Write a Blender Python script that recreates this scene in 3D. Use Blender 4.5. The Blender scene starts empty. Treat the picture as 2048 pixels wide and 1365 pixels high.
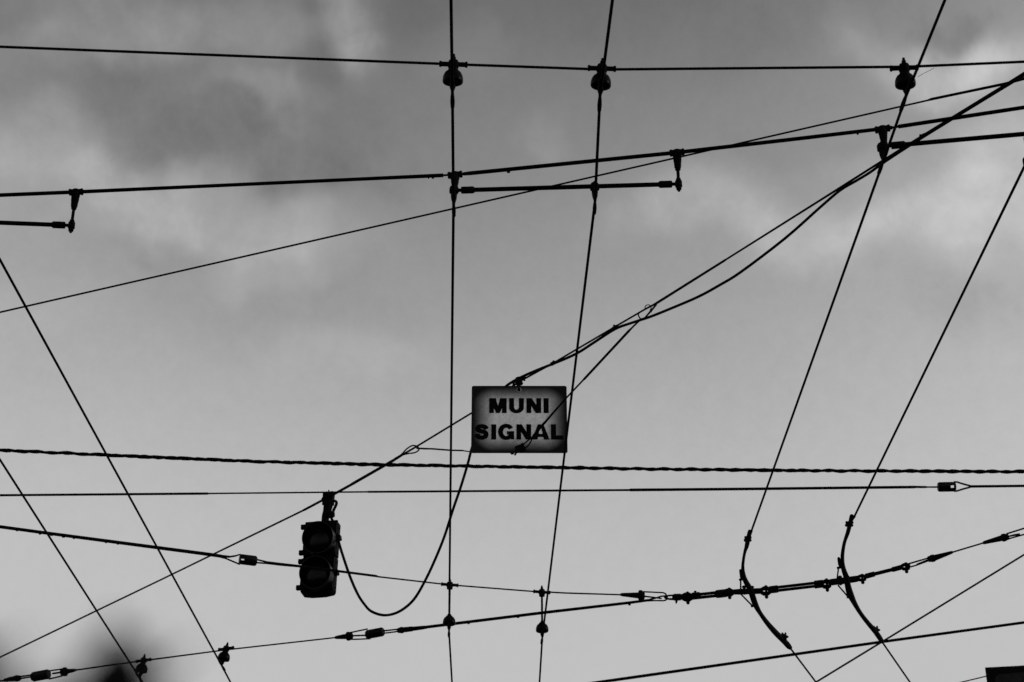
import bpy, bmesh, math, random
from mathutils import Vector, Matrix
random.seed(7)
sc = bpy.context.scene
col = sc.collection
R = math.radians
PI = math.pi

# ------------------------------------------------------------------ camera
PITCH, LENS = 30.3, 70.0
F = 2048 * LENS / 36.0                      # focal length in photo pixels
CAM = Vector((0, 0, 1.6))
RT = Vector((1, 0, 0))
FW = Vector((0, math.cos(R(PITCH)), math.sin(R(PITCH))))
UP = Vector((0, -math.sin(R(PITCH)), math.cos(R(PITCH))))
FAT = 1.06
ZW = 6.7                                    # height of the contact wires

cd = bpy.data.cameras.new('camera')
cam = bpy.data.objects.new('camera', cd)
col.objects.link(cam)
cam.location = CAM
cam.rotation_euler = (R(90 + PITCH), 0, 0)
cd.lens = LENS
cd.sensor_width = 36
cd.clip_start = 0.02
cd.clip_end = 6000
cd.dof.use_dof = True
cd.dof.focus_distance = 10.6
cd.dof.aperture_fstop = 8.0
sc.camera = cam


def ray(px, py):
    return RT * ((px - 1024) / F) + UP * ((682.5 - py) / F) + FW


def at(px, py, dz=0.0):                     # point of the level plane dz above the contact wires
    d = ray(px, py)
    return CAM + d * ((ZW + dz - CAM.z) / d.z)


def aty(px, py, y):                         # point of the upright plane at distance y
    d = ray(px, py)
    return CAM + d * ((y - CAM.y) / d.y)


def atv(px, py, A, B):                      # point of the upright plane through A and B
    n = Vector((B.y - A.y, A.x - B.x, 0))
    d = ray(px, py)
    return CAM + d * ((A - CAM).dot(n) / d.dot(n))


def m(P, px):                               # photo pixels -> metres at P
    return px * (P - CAM).dot(FW) / F


def proj(P):
    v = P - CAM
    z = v.dot(FW)
    return (1024 + F * v.dot(RT) / z, 682.5 - F * v.dot(UP) / z)


# ------------------------------------------------------------------ materials
def mat(name, base, rough=0.6, spec=0.15, var=0.35, scale=40.0, metal=0.0, bump=0.15):
    M = bpy.data.materials.new(name)
    M.use_nodes = True
    nt = M.node_tree
    b = nt.nodes['Principled BSDF']
    tc = nt.nodes.new('ShaderNodeTexCoord')
    n = nt.nodes.new('ShaderNodeTexNoise')
    n.inputs['Scale'].default_value = scale
    n.inputs['Detail'].default_value = 5
    cr = nt.nodes.new('ShaderNodeMapRange')
    cr.inputs['From Min'].default_value = 0.3
    cr.inputs['From Max'].default_value = 0.7
    cr.inputs['To Min'].default_value = base * (1 - var)
    cr.inputs['To Max'].default_value = base * (1 + var)
    nt.links.new(tc.outputs['Object'], n.inputs['Vector'])
    nt.links.new(n.outputs['Fac'], cr.inputs['Value'])
    nt.links.new(cr.outputs['Result'], b.inputs['Base Color'])
    b.inputs['Roughness'].default_value = rough
    b.inputs['Specular IOR Level'].default_value = spec
    b.inputs['Metallic'].default_value = metal
    if bump:
        bp = nt.nodes.new('ShaderNodeBump')
        bp.inputs['Strength'].default_value = bump
        bp.inputs['Distance'].default_value = 0.002
        nt.links.new(n.outputs['Fac'], bp.inputs['Height'])
        nt.links.new(bp.outputs['Normal'], b.inputs['Normal'])
    return M


WIRE = mat('weathered_copper_wire', 0.003, 0.8, 0.02)
STEEL = mat('dark_galvanised_steel', 0.003, 0.75, 0.03)
RUBBER = mat('black_cable_jacket', 0.003, 0.8, 0.02, scale=90)
PORC = mat('glazed_brown_porcelain', 0.0015, 0.3, 0.03, bump=0.05)
BARREL = mat('fibre_strain_insulator', 0.0028, 0.4, 0.08, scale=70)
HOUSE = mat('black_signal_paint', 0.0022, 0.6, 0.03, scale=25)
GLASS = mat('dark_signal_lens', 0.002, 0.22, 0.09, scale=60, bump=0.5)
VISOR = mat('worn_visor_paint', 0.003, 0.38, 0.14, scale=25)
INK = mat('black_sign_letters', 0.003, 0.8, 0.02)
PLANT = mat('dark_plant_leaf', 0.006, 0.7, 0.04)
PANEL = mat('black_painted_panel', 0.003, 0.7, 0.04, scale=6)
ASPHALT = mat('street_asphalt', 0.05, 0.9, 0.2, scale=60)


# ------------------------------------------------------------------ mesh helper
class MB:
    def __init__(self):
        self.v, self.f = [], []

    def ring_tube(self, pts, rads, n=8, axis=None, cap=True, sx=1.0):
        pts = [Vector(p) for p in pts]
        if not hasattr(rads, '__len__'):
            rads = [rads] * len(pts)
        N = len(pts)
        T = []
        for i in range(N):
            if axis is not None:
                T.append(Vector(axis).normalized())
                continue
            a = pts[max(i - 1, 0)]
            b = pts[min(i + 1, N - 1)]
            d = b - a
            T.append(d.normalized() if d.length > 1e-9 else (T[-1] if T else Vector((0, 0, 1))))
        t = T[0]
        ref = Vector((0, 0, 1)) if abs(t.z) < 0.9 else Vector((0, 1, 0))
        u = t.cross(ref).normalized()
        base = len(self.v)
        for i in range(N):
            if i:
                q = T[i - 1].rotation_difference(T[i])
                u = (q @ u).normalized()
            w = T[i].cross(u).normalized()
            for k in range(n):
                a = 2 * PI * k / n
                self.v.append(pts[i] + (u * math.cos(a) * sx + w * math.sin(a)) * rads[i])
        for i in range(N - 1):
            for k in range(n):
                a = base + i * n + k
                b = base + i * n + (k + 1) % n
                self.f.append((a, b, b + n, a + n))
        if cap:
            self.f.append(tuple(base + k for k in reversed(range(n))))
            self.f.append(tuple(base + (N - 1) * n + k for k in range(n)))
        return self

    def lathe(self, P, axis, prof, n=20):
        axis = Vector(axis).normalized()
        return self.ring_tube([P + axis * s for s, r in prof], [max(r, 1e-5) for s, r in prof], n, axis)

    def px(self, path, zf=0.0, n=8, w=None):
        """tube along photo points (px, py, width) lying at height zf (number or function of px)"""
        pts, rad = [], []
        for q in path:
            dz = zf(q[0]) if callable(zf) else zf
            P = at(q[0], q[1], dz)
            pts.append(P)
            rad.append(m(P, (q[2] if w is None else w) * FAT + .7) / 2)
        return self.ring_tube(pts, rad, n)

    def box(self, c, ex, ey, ez, h):
        ex, ey, ez = Vector(ex).normalized(), Vector(ey).normalized(), Vector(ez).normalized()
        b = len(self.v)
        for sx in (-1, 1):
            for sy in (-1, 1):
                for sz in (-1, 1):
                    self.v.append(c + ex * h[0] * sx + ey * h[1] * sy + ez * h[2] * sz)
        for q in ((0, 1, 3, 2), (4, 6, 7, 5), (0, 4, 5, 1), (2, 3, 7, 6), (0, 2, 6, 4), (1, 5, 7, 3)):
            self.f.append(tuple(b + i for i in q))
        return self

    def prism(self, poly, o, ex, ey, ez, t0, t1):
        """poly (2D list) swept along ez from t0 to t1"""
        b = len(self.v)
        n = len(poly)
        for t in (t0, t1):
            for x, y in poly:
                self.v.append(o + ex * x + ey * y + ez * t)
        self.f.append(tuple(b + i for i in reversed(range(n))))
        self.f.append(tuple(b + n + i for i in range(n)))
        for i in range(n):
            j = (i + 1) % n
            self.f.append((b + i, b + j, b + n + j, b + n + i))
        return self

    def build(self, name, material, parent=None, smooth=True, origin=None):
        me = bpy.data.meshes.new(name)
        if parent is not None:
            o0 = parent['_o']
            org = Vector(o0)
        else:
            if origin is None:
                origin = sum(self.v, Vector()) / len(self.v)
            org = Vector(origin)
        me.from_pydata([tuple(p - org) for p in self.v], [], self.f)
        bm = bmesh.new()
        bm.from_mesh(me)
        bmesh.ops.recalc_face_normals(bm, faces=bm.faces)
        bm.to_mesh(me)
        bm.free()
        me.materials.append(material)
        if smooth:
            for p in me.polygons:
                p.use_smooth = True
            try:
                me.set_sharp_from_angle(angle=R(40))
            except Exception:
                pass
        o = bpy.data.objects.new(name, me)
        col.objects.link(o)
        if parent is not None:
            o.parent = parent
            pr = parent
            o.location = (0, 0, 0) if True else org
            o['_o'] = tuple(org)
        else:
            o.location = org
            o['_o'] = tuple(org)
        return o


def tag(o, label, cat, group=None, kind=None):
    o['label'] = label
    o['category'] = cat
    if group:
        o['group'] = group
    if kind:
        o['kind'] = kind
    return o


def thing(name, label, cat, P, group=None):
    o = bpy.data.objects.new(name, None)
    o.empty_display_size = 0.1
    col.objects.link(o)
    o.location = P
    o['_o'] = tuple(P)
    return tag(o, label, cat, group)


def extend(pts, a=7.0, b=7.0):
    pts = [Vector(p) for p in pts]
    if a:
        pts.insert(0, pts[0] + (pts[0] - pts[1]).normalized() * a)
    if b:
        pts.append(pts[-1] + (pts[-1] - pts[-2]).normalized() * b)
    return pts


def wire(name, path, zf, label, group, a=7.0, b=7.0, mt=None, cat='wire', n=8, nubs=()):
    """path: (px, py, width px)"""
    P, rad = [], []
    for q in path:
        dz = q[3] if len(q) > 3 else (zf(q[0]) if callable(zf) else zf)
        p = at(q[0], q[1], dz)
        P.append(p)
        rad.append(m(p, q[2] * FAT + .7) / 2)
    X = extend(P, a, b)
    if a:
        rad.insert(0, rad[0])
    if b:
        rad.append(rad[-1])
    if nubs:
        root = thing(name, label, cat, P[0], group)
        MB().ring_tube(X, rad, n).build('strand', mt or WIRE, root)
        for (x, y, w, h) in nubs:
            dz = zf(x) if callable(zf) else zf
            c = at(x, y, dz)
            s = m(c, 1)
            MB().lathe(c - RT * w * s / 2, RT, [(0, h * s * .3), (w * s * .2, h * s * .5), (w * s * .8, h * s * .5), (w * s, h * s * .25)], 8).build('wire_tie', STEEL, root)
        return root, P
    o = MB().ring_tube(X, rad, n).build(name, mt or WIRE)
    tag(o, label, cat, group)
    return o, P


Zv = Vector((0, 0, 1))

# ------------------------------------------------------------------ contact wires
GW = 'trolley contact wires overhead'
nA = [at(904.8, 186), at(907, 410), at(898, 1263)]
nB = [at(1200, 193), at(1190, 404), at(1084.5, 1277)]
nR1 = [at(1812.5, 192), at(1767, 322)]


def cwire(path, label, a=7.0, b=7.0, r=0.0066):
    P = extend([at(x, y, 0) for x, y in path], a, b)
    o = MB().ring_tube(P, r, 8).build('trolley_wire', WIRE)
    return tag(o, label, 'wire', GW)


cwire([(902, 0), (904.8, 186), (907, 410), (898, 1263), (904, 1365)],
      'near-vertical trolley wire passing just clear of the left edge of the lettered sign')
cwire([(1225, 0), (1200, 193), (1190, 404), (1084.5, 1277), (1079, 1365)],
      'trolley wire that crosses the right edge of the lettered sign')
cwire([(1890, 0), (1812.5, 192), (1767, 322), (1503, 1062)],
      'sloping trolley wire that comes down onto the left one of the two curved rails', b=0)
cwire([(2060, 312), (2048, 335), (1709, 1033)],
      'sloping trolley wire from the right border down onto the right one of the curved rails', b=0)
cwire([(1580, 1296), (1632, 1365)], 'short trolley wire leaving the foot of the left curved rail', a=0)
cwire([(1764, 1284), (1820, 1365)], 'short trolley wire leaving the foot of the right curved rail', a=0)
cwire([(-38, 450), (0, 520), (443, 1331), (461, 1365)], 'slanting trolley wire at the left, the longer and upper of that pair')
cwire([(-300, 450), (0, 920), (279, 1356), (285, 1365)], 'slanting trolley wire at the far left, the lower of that pair, passing over the blur')

# ------------------------------------------------------------------ span wires
GS = 'span wires crossing the street'
TOPZ = 0.128
top_span, _ = wire('span_wire', [(0, 94, 4.6), (906, 129, 4.6), (1204, 139.5, 4.6), (1815, 134, 4.6), (2048, 124, 4.6)], TOPZ,
                   'uppermost span wire with three bell insulators hanging from it', GS, mt=STEEL)


def zG(x):
    return 0.34 if x < 1081 else 0.34 + (0.19 - 0.34) * (x - 1081) / (1335 - 1081)


HPTS = [(-100, .135), (449, .135), (1260, .185), (1335, .19), (1490, .03), (1730, .03), (2100, .09)]


def zH(x):
    if x <= HPTS[0][0]:
        return HPTS[0][1]
    for (a, za), (b, zb) in zip(HPTS, HPTS[1:]):
        if x <= b:
            return za + (zb - za) * (x - a) / (b - a)
    return HPTS[-1][1]


wire('span_wire', [(0, 1054, 6.2), (100, 1067.5, 6.2), (420, 1109.5, 6.6), (443, 1113, 6)], zG,
     'thick span wire from the left border to the slotted barrel insulator', GS, b=0, mt=STEEL,
     nubs=[(34, 1061.5, 5, 3.4), (80, 1068.5, 5, 3.2), (103, 1071, 6, 3.2), (127, 1074.5, 6, 3.4), (148, 1077, 5, 3.4), (212, 1085.5, 5, 3), (236, 1088.5, 5, 3)])
wire('span_wire', [(531, 1125.5, 5.6), (560, 1129, 5.6), (600, 1133, 4.6), (752, 1152.5, 4.2), (757, 1154, 2.6), (897, 1170, 2.4), (1081, 1184.5, 2.4), (1100, 1184.8, 2.6), (1130, 1186.5, 2.6), (1243, 1190, 2.4)], zG,
     'span wire passing across the traffic signal to the wedge clamp by the ring', GS, a=0, b=0, mt=STEEL)
wire('span_wire', [(-60, 1369, 2.6), (8, 1361.5, 2.6)], zH, 'stub of span wire at the lowest left corner', GS, b=0, mt=STEEL)
wire('span_wire', [(150, 1341, 2.6), (282, 1322.5, 2.6), (449, 1300.5, 2.4), (671, 1275.6, 2.3)], zH,
     'thin span wire carrying two bell insulators, above the dark blur', GS, a=0, b=0, mt=STEEL)
wire('span_wire', [(850, 1255, 5.6), (1085, 1226, 5.6), (1258, 1206, 5.2), (1300, 1200.5, 4.4)], zH,
     'thick span wire rising gently beneath the hanging signal cable', GS, a=0, b=0, mt=STEEL,
     nubs=[(852, 1257, 5, 3), (937, 1247.5, 5, 3.4), (1036, 1235, 6, 3.4), (1259, 1209.5, 5, 4.5)])
wire('span_wire', [(1903, 1105.5, 2.6), (1968, 1086, 2.6)], zH, 'very short span wire between two facing wedge clamps', GS, a=0, b=0, mt=STEEL)
wire('span_wire', [(0, 625, 2.9), (1000, 396.5, 2.9), (1855, 201.3, 2.9), (1862, 199, 4.6), (2010, 168, 4.8), (2048, 158, 4.8)], 1.0,
     'long diagonal span wire rising from left to upper right, thicker at its top end', GS, mt=STEEL)
wire('span_wire', [(0, 991, 4.0), (415, 987.6, 4.2), (417, 987.5, 2.6), (735, 984.2, 2.6), (737, 984.2, 3.6), (1258, 980.6, 3.6), (1261, 980.4, 5.2), (1500, 978.3, 5.0), (1828, 974.6, 5.0), (1832, 974.4, 4.2), (1850, 974.6, 4.0), (1855, 974.6, 2.6), (1878, 974.6, 2.8)], 1.2,
     'level span wire below the twisted cable, ending at a slotted barrel insulator', GS, b=0, mt=STEEL)
wire('span_wire', [(1940, 973.4, 4.6), (2048, 972.3, 4.6)], 1.2, 'short level span wire from the forked loop to the right border', GS, a=0, mt=STEEL)
wire('feeder_cable', [(1190, 1366, 5.6), (1765, 1284, 5.2), (2048, 1245.5, 5.0)], 0.45,
     'thick straight cable at lower right, passing the foot of the right curved rail', 'plain cables at the lower right', mt=RUBBER, cat='cable')
wire('guy_wire', [(1630, 1366, 3.0), (1766, 1283, 3.0), (2048, 1110, 3.0)], 0.9,
     'thin straight wire climbing steeply to the right border', 'plain cables at the lower right', mt=STEEL)
wire('guy_wire', [(1918, 1366, 1.8), (1970, 1353.5, 1.8), (2005, 1347.5, 1.9), (2030, 1340.5, 1.8), (2048, 1335.5, 1.6)], 0.5,
     'hair-thin wire passing behind the black panel in the lower right corner', 'plain cables at the lower right', mt=STEEL)
# cobweb thread at the top right insulator
wire('loose_thread', [(1836, 154, 0.5), (1850, 146, 0.5), (1868, 137, 0.4)], 0.1, 'hair-fine loose thread on the right-hand top insulator', None, a=0, b=0, mt=STEEL, cat='thread', n=4)

# twisted cable
root = thing('twisted_cable', 'heavy wavy twisted cable crossing the whole width below the sign', 'cable', at(1024, 934, 1.6))
core = [at(x, y, 1.6) for x, y in ((0, 901), (220, 911), (500, 923), (750, 929.5), (1000, 934), (1300, 938.5), (1600, 941.5), (2048, 944))]
core = extend(core, 5, 5)
dense, acc = [], 0.0
for a, b in zip(core, core[1:]):
    L = (b - a).length
    k = max(2, int(L / 0.012))
    for i in range(k):
        dense.append(a + (b - a) * (i / k))
mb1, mb2 = MB(), MB()
s = 0.0
h1, h2, r1, r2 = [], [], [], []
for i, p in enumerate(dense):
    if i:
        s += (p - dense[i - 1]).length
    t = (dense[min(i + 1, len(dense) - 1)] - dense[max(i - 1, 0)]).normalized()
    u = t.cross(Zv).normalized()
    w = u.cross(t)
    ph = 2 * PI * s / 0.21 + 0.9 * math.sin(s * 1.7) + .5 * math.sin(s * 5.1)
    h1.append(p + (u * math.cos(ph) + w * math.sin(ph)) * 0.0042)
    h2.append(p - (u * math.cos(ph) + w * math.sin(ph)) * 0.0066)
    wob = 0.10 * math.sin(s * 61) + 0.08 * math.sin(s * 23 + 1) + random.uniform(-.05, .05)
    r1.append(0.0122 * (1 + wob))
    r2.append(0.0078 * (1 + .22 * math.sin(s * 4.3) + random.uniform(-.12, .12)))
mb1.ring_tube(h1, r1, 7).build('conductor', RUBBER, root)
mb2.ring_tube(h2, r2, 7).build('conductor', RUBBER, root)

# ------------------------------------------------------------------ bell hangers
GH = 'bell insulator hangers'


def hanger(neck, span_dir, wire_dir, drop, label, rod=0.0, lean=(0, 0), k=1.0):
    W = neck                                # point on the wire
    P = W + Zv * drop + Vector((lean[0], lean[1], 0))
    ax = (W - P).normalized()
    sd, wd = Vector(span_dir).normalized(), Vector(wire_dir).normalized()
    root = thing('bell_hanger', label, 'hanger', P, GH)
    mb = MB()
    mb.lathe(P - sd * .060 * k, sd, [(0, .010), (.002, .0135), (.009, .0135), (.011, .0105), (.109, .0105), (.111, .0135), (.118, .0135), (.12, .010)], 12)
    mb.lathe(P, ax, [(-.020, .010), (-.017, .019), (-.008, .023), (.010, .024), (.020, .020), (.030, .020)], 16)
    mb.build('span_clamp', STEEL, root)
    MB().lathe(P, ax, [(-.048, .003), (-.047, .006), (-.036, .0065), (-.034, .0095), (-.024, .0095), (-.022, .012), (-.015, .012)], 6).build('bolt', STEEL, root)
    b0 = rod                                # the bell starts this far down
    if rod:
        MB().lathe(P, ax, [(.02, .012), (.03, .0075), (rod + .01, .0075)], 12).build('drop_rod', STEEL, root)
    bell = [(.010, .010), (.014, .013), (.022, .014), (.026, .022), (.031, .022), (.034, .027), (.040, .034), (.049, .039), (.060, .0425), (.072, .0435), (.080, .0435), (.084, .042), (.0855, .038), (.082, .034), (.070, .03), (.066, .014)]
    MB().lathe(P + ax * b0, ax, bell, 28).build('bell_insulator', PORC, root)
    L = (W - P).length
    e = L - b0
    MB().lathe(P + ax * b0, ax, [(.060, .0135), (.088, .0135), (.088 + (e - .088) * .45, .0125), (.088 + (e - .088) * .8, .007), (e, .0055)], 14).build('stem', STEEL, root)
    mb = MB()
    mb.lathe(W + Zv * .003 - wd * .115, wd, [(0, .0055), (.012, .0085), (.05, .0098), (.085, .0085), (.105, .0068), (.125, .0068), (.145, .0085), (.18, .0098), (.218, .0085), (.23, .0055)], 12)
    mb.build('wire_ear', STEEL, root)
    return root


sdT = at(1204, 139, TOPZ) - at(906, 129, TOPZ)
dA = nA[0] - at(907, 410)
dB = nB[0] - nB[1]
dR = nR1[0] - nR1[1]
hanger(nA[0], sdT, dA, TOPZ, 'bell insulator hanger on the top span wire, leftmost of three', lean=(.003, -.028))
hanger(nB[0], sdT, dB, TOPZ, 'bell insulator hanger on the top span wire, middle of three', lean=(.010, -.024))
hanger(nR1[0], at(2048, 124, TOPZ) - at(1815, 134, TOPZ), dR, TOPZ, 'bell insulator hanger on the top span wire, rightmost of three, beside the sloping wire', lean=(.0, -.024))
sdG = at(1081, 1184, .34) - at(897, 1170, .34)
hanger(nA[2], sdG, nA[1] - nA[2], .34, 'long-rod bell hanger whose bell overlaps the thick span wire, under the left trolley wire', rod=.205)
hanger(nB[2], sdG, nB[1] - nB[2], .34, 'long-rod bell hanger whose bell hangs clear below the thick span wire', rod=.205)
sdH = at(449, 1300, .135) - at(281, 1323, .135)
hanger(at(278.8, 1358), sdH, at(0, 920) - at(279, 1358), .138, 'small bell hanger in front of the dark blur at lower left', lean=(.016, 0))
hanger(at(443.5, 1332), sdH, at(0, 520) - at(443, 1331), .128, 'small bell hanger on bright sky, right of the dark blur', lean=(.022, 0))

# ------------------------------------------------------------------ support cable and spreader bars
RODP = [(-300, 403, .167), (152, 384.5, .27), (910, 350, .167), (1354, 305.5, .255), (1765, 258.5, .167), (2240, 186, .255)]
P = [at(x, y, z) for x, y, z in RODP]
dense, rad = [], []


def rodpt(px):
    for (a, b), (pa, pb) in zip(zip(RODP, RODP[1:]), zip(P, P[1:])):
        if a[0] <= px <= b[0]:
            lo, hi = 0.0, 1.0
            for _ in range(40):
                t = (lo + hi) / 2
                if proj(pa + (pb - pa) * t)[0] < px:
                    lo = t
                else:
                    hi = t
            return pa + (pb - pa) * t


path = [(-300, 8.2), (60, 8.2), (152, 8), (400, 7.6), (700, 7.6), (884, 8.2), (886, 8.2), (887, 4.4), (924, 4.4), (926, 7), (940, 8.6), (1354, 8.6), (1600, 8.4), (1784, 8.2), (1785, 5), (1796, 5), (1797, 8.6), (1900, 8.6), (2048, 8.6), (2240, 8.6)]
dense = [rodpt(min(max(x, -299.9), 2239.9)) for x, w in path]
rad = [m(p, w) / 2 for p, (x, w) in zip(dense, path)]
dense = extend(dense, 5, 5)
rad = [rad[0]] + rad + [rad[-1]]
root = thing('support_cable', 'thickest cable crossing the upper part, rising to the right with spreader bars hung under it', 'cable', P[2])
MB().ring_tube(dense, rad, 10).build('strand', RUBBER, root)
for x, w, h in ((866, 5, 5), (857, 3, 4), (1017, 7, 8), (1715, 4, 5)):
    c = rodpt(x) - Zv * .010
    s = m(c, 1)
    MB().lathe(c - RT * w * s / 2, RT, [(0, h * s * .3), (w * s * .2, h * s * .5), (w * s * .8, h * s * .5), (w * s, h * s * .25)], 8).build('tape_end', RUBBER, root)


def ear(mbk, W, wd, root):
    wd = wd.normalized()
    MB().lathe(W + Zv * .003 - wd * .105, wd, [(0, .0055), (.012, .0085), (.05, .0095), (.08, .008), (.095, .0065), (.115, .0065), (.13, .008), (.16, .0095), (.198, .0085), (.21, .0055)], 12).build('wire_ear', STEEL, root)


def spreader(pA, dropA, pB, dropB, ears, label, longA, longB, longsleeve=.06):
    A, B = pA - Zv * dropA, pB - Zv * dropB
    bd = (B - A).normalized()
    root = thing('spreader_bar', label, 'bar', (A + B) / 2, 'spreader bars under the support cable')
    MB().ring_tube([A + bd * .06, B - bd * .06], .0105, 12).build('bar', RUBBER, root)
    for E, d in ((A, bd), (B, -bd)):
        mb = MB()
        mb.lathe(E, d, [(.0, .008), (.028, .008), (.03, .0155), (.034, .0165), (.085, .0165), (.088, .014), (.092, .0115)], 14)
        mb.build('end_sleeve', STEEL, root)
    for top, drop, lng, E in ((pA, dropA, longA, A), (pB, dropB, longB, B)):
        mb = MB()
        rd = (pB - pA).normalized()
        mb.lathe(top - rd * .034, rd, [(0, .012), (.002, .0165), (.010, .0165), (.013, .0145), (.055, .0145), (.058, .0165), (.066, .0165), (.068, .012)], 14)
        mb.lathe(top + Zv * .008, -Zv, [(0, .020), (.03, .021), (.034, .020)], 14)
        mb.build('cable_clamp', STEEL, root)
        if lng:
            prof = [(.02, .0195), (.05, .0185), (.052, .0175), (.083, .0155), (.085, .0135), (.097, .0125), (.099, .0075), (drop - .03, .0075), (drop - .028, .0115), (drop - .018, .0115), (drop - .015, .016), (drop + .014, .0165), (drop + .018, .0125), (drop + .030, .012), (drop + .033, .007), (drop + .040, .006)]
        else:
            prof = [(.02, .0195), (drop * .5, .0175), (drop - .02, .0135), (drop - .017, .016), (drop + .012, .016), (drop + .016, .0145)]
        MB().lathe(top, -Zv, prof, 16).build('post', STEEL, root)
    for W, wd in ears:
        # nearest point of the bar above the wire
        t = max(0.0, min((B - A).length, (W - A).dot(bd)))
        C = A + bd * t
        C = Vector((W.x, W.y, C.z)) if (Vector((W.x, W.y, C.z)) - C).length < .06 else C
        d = (W - C)
        ax = d.normalized()
        L = d.length
        mb = MB()
        mb.lathe(C, ax, [(-.034, .003), (-.030, .006), (-.022, .007), (-.019, .017), (-.010, .0215), (.012, .0215), (.018, .014), (.03, .0145), (L * .62, .0125), (L * .9, .007), (L, .006)], 14)
        mb.build('yoke', STEEL, root)
        ear(None, W, wd, root)
    return root


spreader(P[2], .087, P[3], .175, [(at(907.5, 410), dA), (at(1190, 404), dB)],
         'middle spreader bar, fully in view, holding two trolley wires', False, True)
spreader(P[1], .19, P[0], .087, [(at(-36, 455), at(0, 520) - at(443, 1331)), (at(-298, 453), at(0, 920) - at(279, 1358))],
         'spreader bar cut off by the left border, ending in a long bare post', True, False)
spreader(P[4], .094, P[5], .175, [(at(1766.5, 323), dR), (at(2062, 308), at(2048, 335) - at(1709, 1033))],
         'spreader bar cut off by the right border, where several wires cross at its post', False, True)

c = at(2055, 325, 0)
rt = [o for o in sc.objects if o.name.startswith('spreader_bar')][-1]
MB().lathe(c + Zv * .03, -Zv, [(0, .008), (.006, .016), (.016, .021), (.034, .021), (.046, .016), (.05, .008)], 12).build('bell_clamp', STEEL, rt)

# ------------------------------------------------------------------ strain hardware along the spans
GC = 'wedge clamps on the span wires'
GI = 'barrel strain insulators on the span wires'


def wedge(cone, hub, bails, tail, zf, label, nub=None):
    """cone: (x,y,w)->(x,y,w) from thin end to hub; hub: (x0,y0,x1,y1,h); bails: list of px paths"""
    c0 = at(hub[0], hub[1], zf(hub[0]))
    root = thing('wedge_clamp', label, 'clamp', c0, GC)
    MB().px(cone, zf, 10).build('socket', STEEL, root)
    x0, y0, x1, y1, h = hub
    pa, pb = at(x0, y0, zf(x0)), at(x1, y1, zf(x1))
    d = pb - pa
    L = d.length
    r = m(pa, h) / 2
    mb = MB()
    mb.lathe(pa, d, [(0, r * .8), (L * .12, r), (L * .5, r), (L * .62, r * .86), (L * .9, r * .8), (L, r * .6)], 12)
    mb.build('collar', STEEL, root)
    for b in bails:
        MB().px(b, zf, 7).build('bail', STEEL, root)
    for t in tail:
        MB().px(t, zf, 7).build('wire_tail', STEEL, root)
    return root


def barrel(a, b, w, zf, label, hole=None, loops=()):
    A, B = at(a[0], a[1], zf(a[0])), at(b[0], b[1], zf(b[0]))
    d = B - A
    L = d.length
    r = m(A, w) / 2
    root = thing('strain_insulator', label, 'insulator', (A + B) / 2, GI)
    body = MB().lathe(A, d, [(0, r * .80), (L * .05, r * .93), (L * .10, r), (L * .90, r), (L * .96, r * .9), (L, r * .74)], 14).build('barrel', BARREL, root)
    if hole:
        hx, hy, hw, hh = hole
        C = at(hx, hy, zf(hx))
        v = (C - CAM).normalized()
        ex = d.normalized()
        ey = v.cross(ex).normalized()
        ct = MB().box(C, ex, v, ey, (m(C, hw) / 2, .2, m(C, hh) / 2)).build('cutter', BARREL, root, smooth=False)
        md = body.modifiers.new('slot', 'BOOLEAN')
        md.object = ct
        md.operation = 'DIFFERENCE'
        md.solver = 'EXACT'
        bpy.context.view_layer.update()
        dg = bpy.context.evaluated_depsgraph_get()
        me = bpy.data.meshes.new_from_object(body.evaluated_get(dg))
        body.modifiers.clear()
        body.data = me
        me.materials.clear()
        me.materials.append(BARREL)
        bpy.data.objects.remove(ct)
    for lp in loops:
        MB().px(lp, zf, 7).build('wire_loop', STEEL, root)
    return root


# left lower corner insulator
wedge([(8, 1361, 5), (20, 1359, 8), (31, 1357.5, 10)], (30, 1357.6, 41, 1356.5, 13),
      [[(38, 1354, 2.6), (66, 1350, 2.4)], [(38, 1358, 2.6), (66, 1353.5, 2.4)]], [], zH, 'lowest wedge clamp, at the left border before the corner insulator')
barrel((65, 1354.5), (98, 1348.5), 20, zH, 'barrel insulator in the lower left corner, on the dark blur', None)
wedge([(151.5, 1340.8, 4.5), (147, 1341.5, 6), (131, 1344, 9.5)], (133, 1343.6, 122.5, 1345.3, 18),
      [[(98, 1342.4, 2.2), (126, 1338.4, 2.2)], [(98, 1358.5, 2.4), (110, 1356, 2.4), (126, 1352, 2.4)]], [[(105, 1347.7, 2.8), (124, 1345, 2.8)]], zH,
      'wedge clamp between the corner insulator and the small bell hangers')
# middle insulator
wedge([(670, 1275.7, 4), (674, 1275.2, 6), (694, 1273.2, 10)], (693, 1273.4, 705, 1272, 18),
      [[(700, 1265.8, 2.2), (718, 1262, 2.2), (735, 1258.4, 2.2)], [(700, 1279.2, 2.2), (720, 1278.8, 2.2), (741, 1277.8, 2.2)]], [[(703, 1272, 2.6), (736, 1271, 2.6)]], zH,
      'wedge clamp at the left end of the free-hanging middle barrel insulator')
barrel((733, 1270), (767, 1263.6), 18.5, zH, 'barrel insulator midway along the lower span, below the hanging signal cable', None)
wedge([(851, 1255, 5.8), (845, 1255.8, 6.6), (826, 1258, 7.6), (824, 1258.2, 9), (804, 1260.5, 9.5)], (807, 1260.2, 795, 1261.8, 13),
      [[(766, 1262.2, 2.4), (798, 1258.8, 2.4)], [(766, 1267.2, 2.2), (790, 1264.2, 2.2), (800, 1261.8, 3)]], [], zH,
      'wedge clamp at the right end of the middle barrel insulator')
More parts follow.
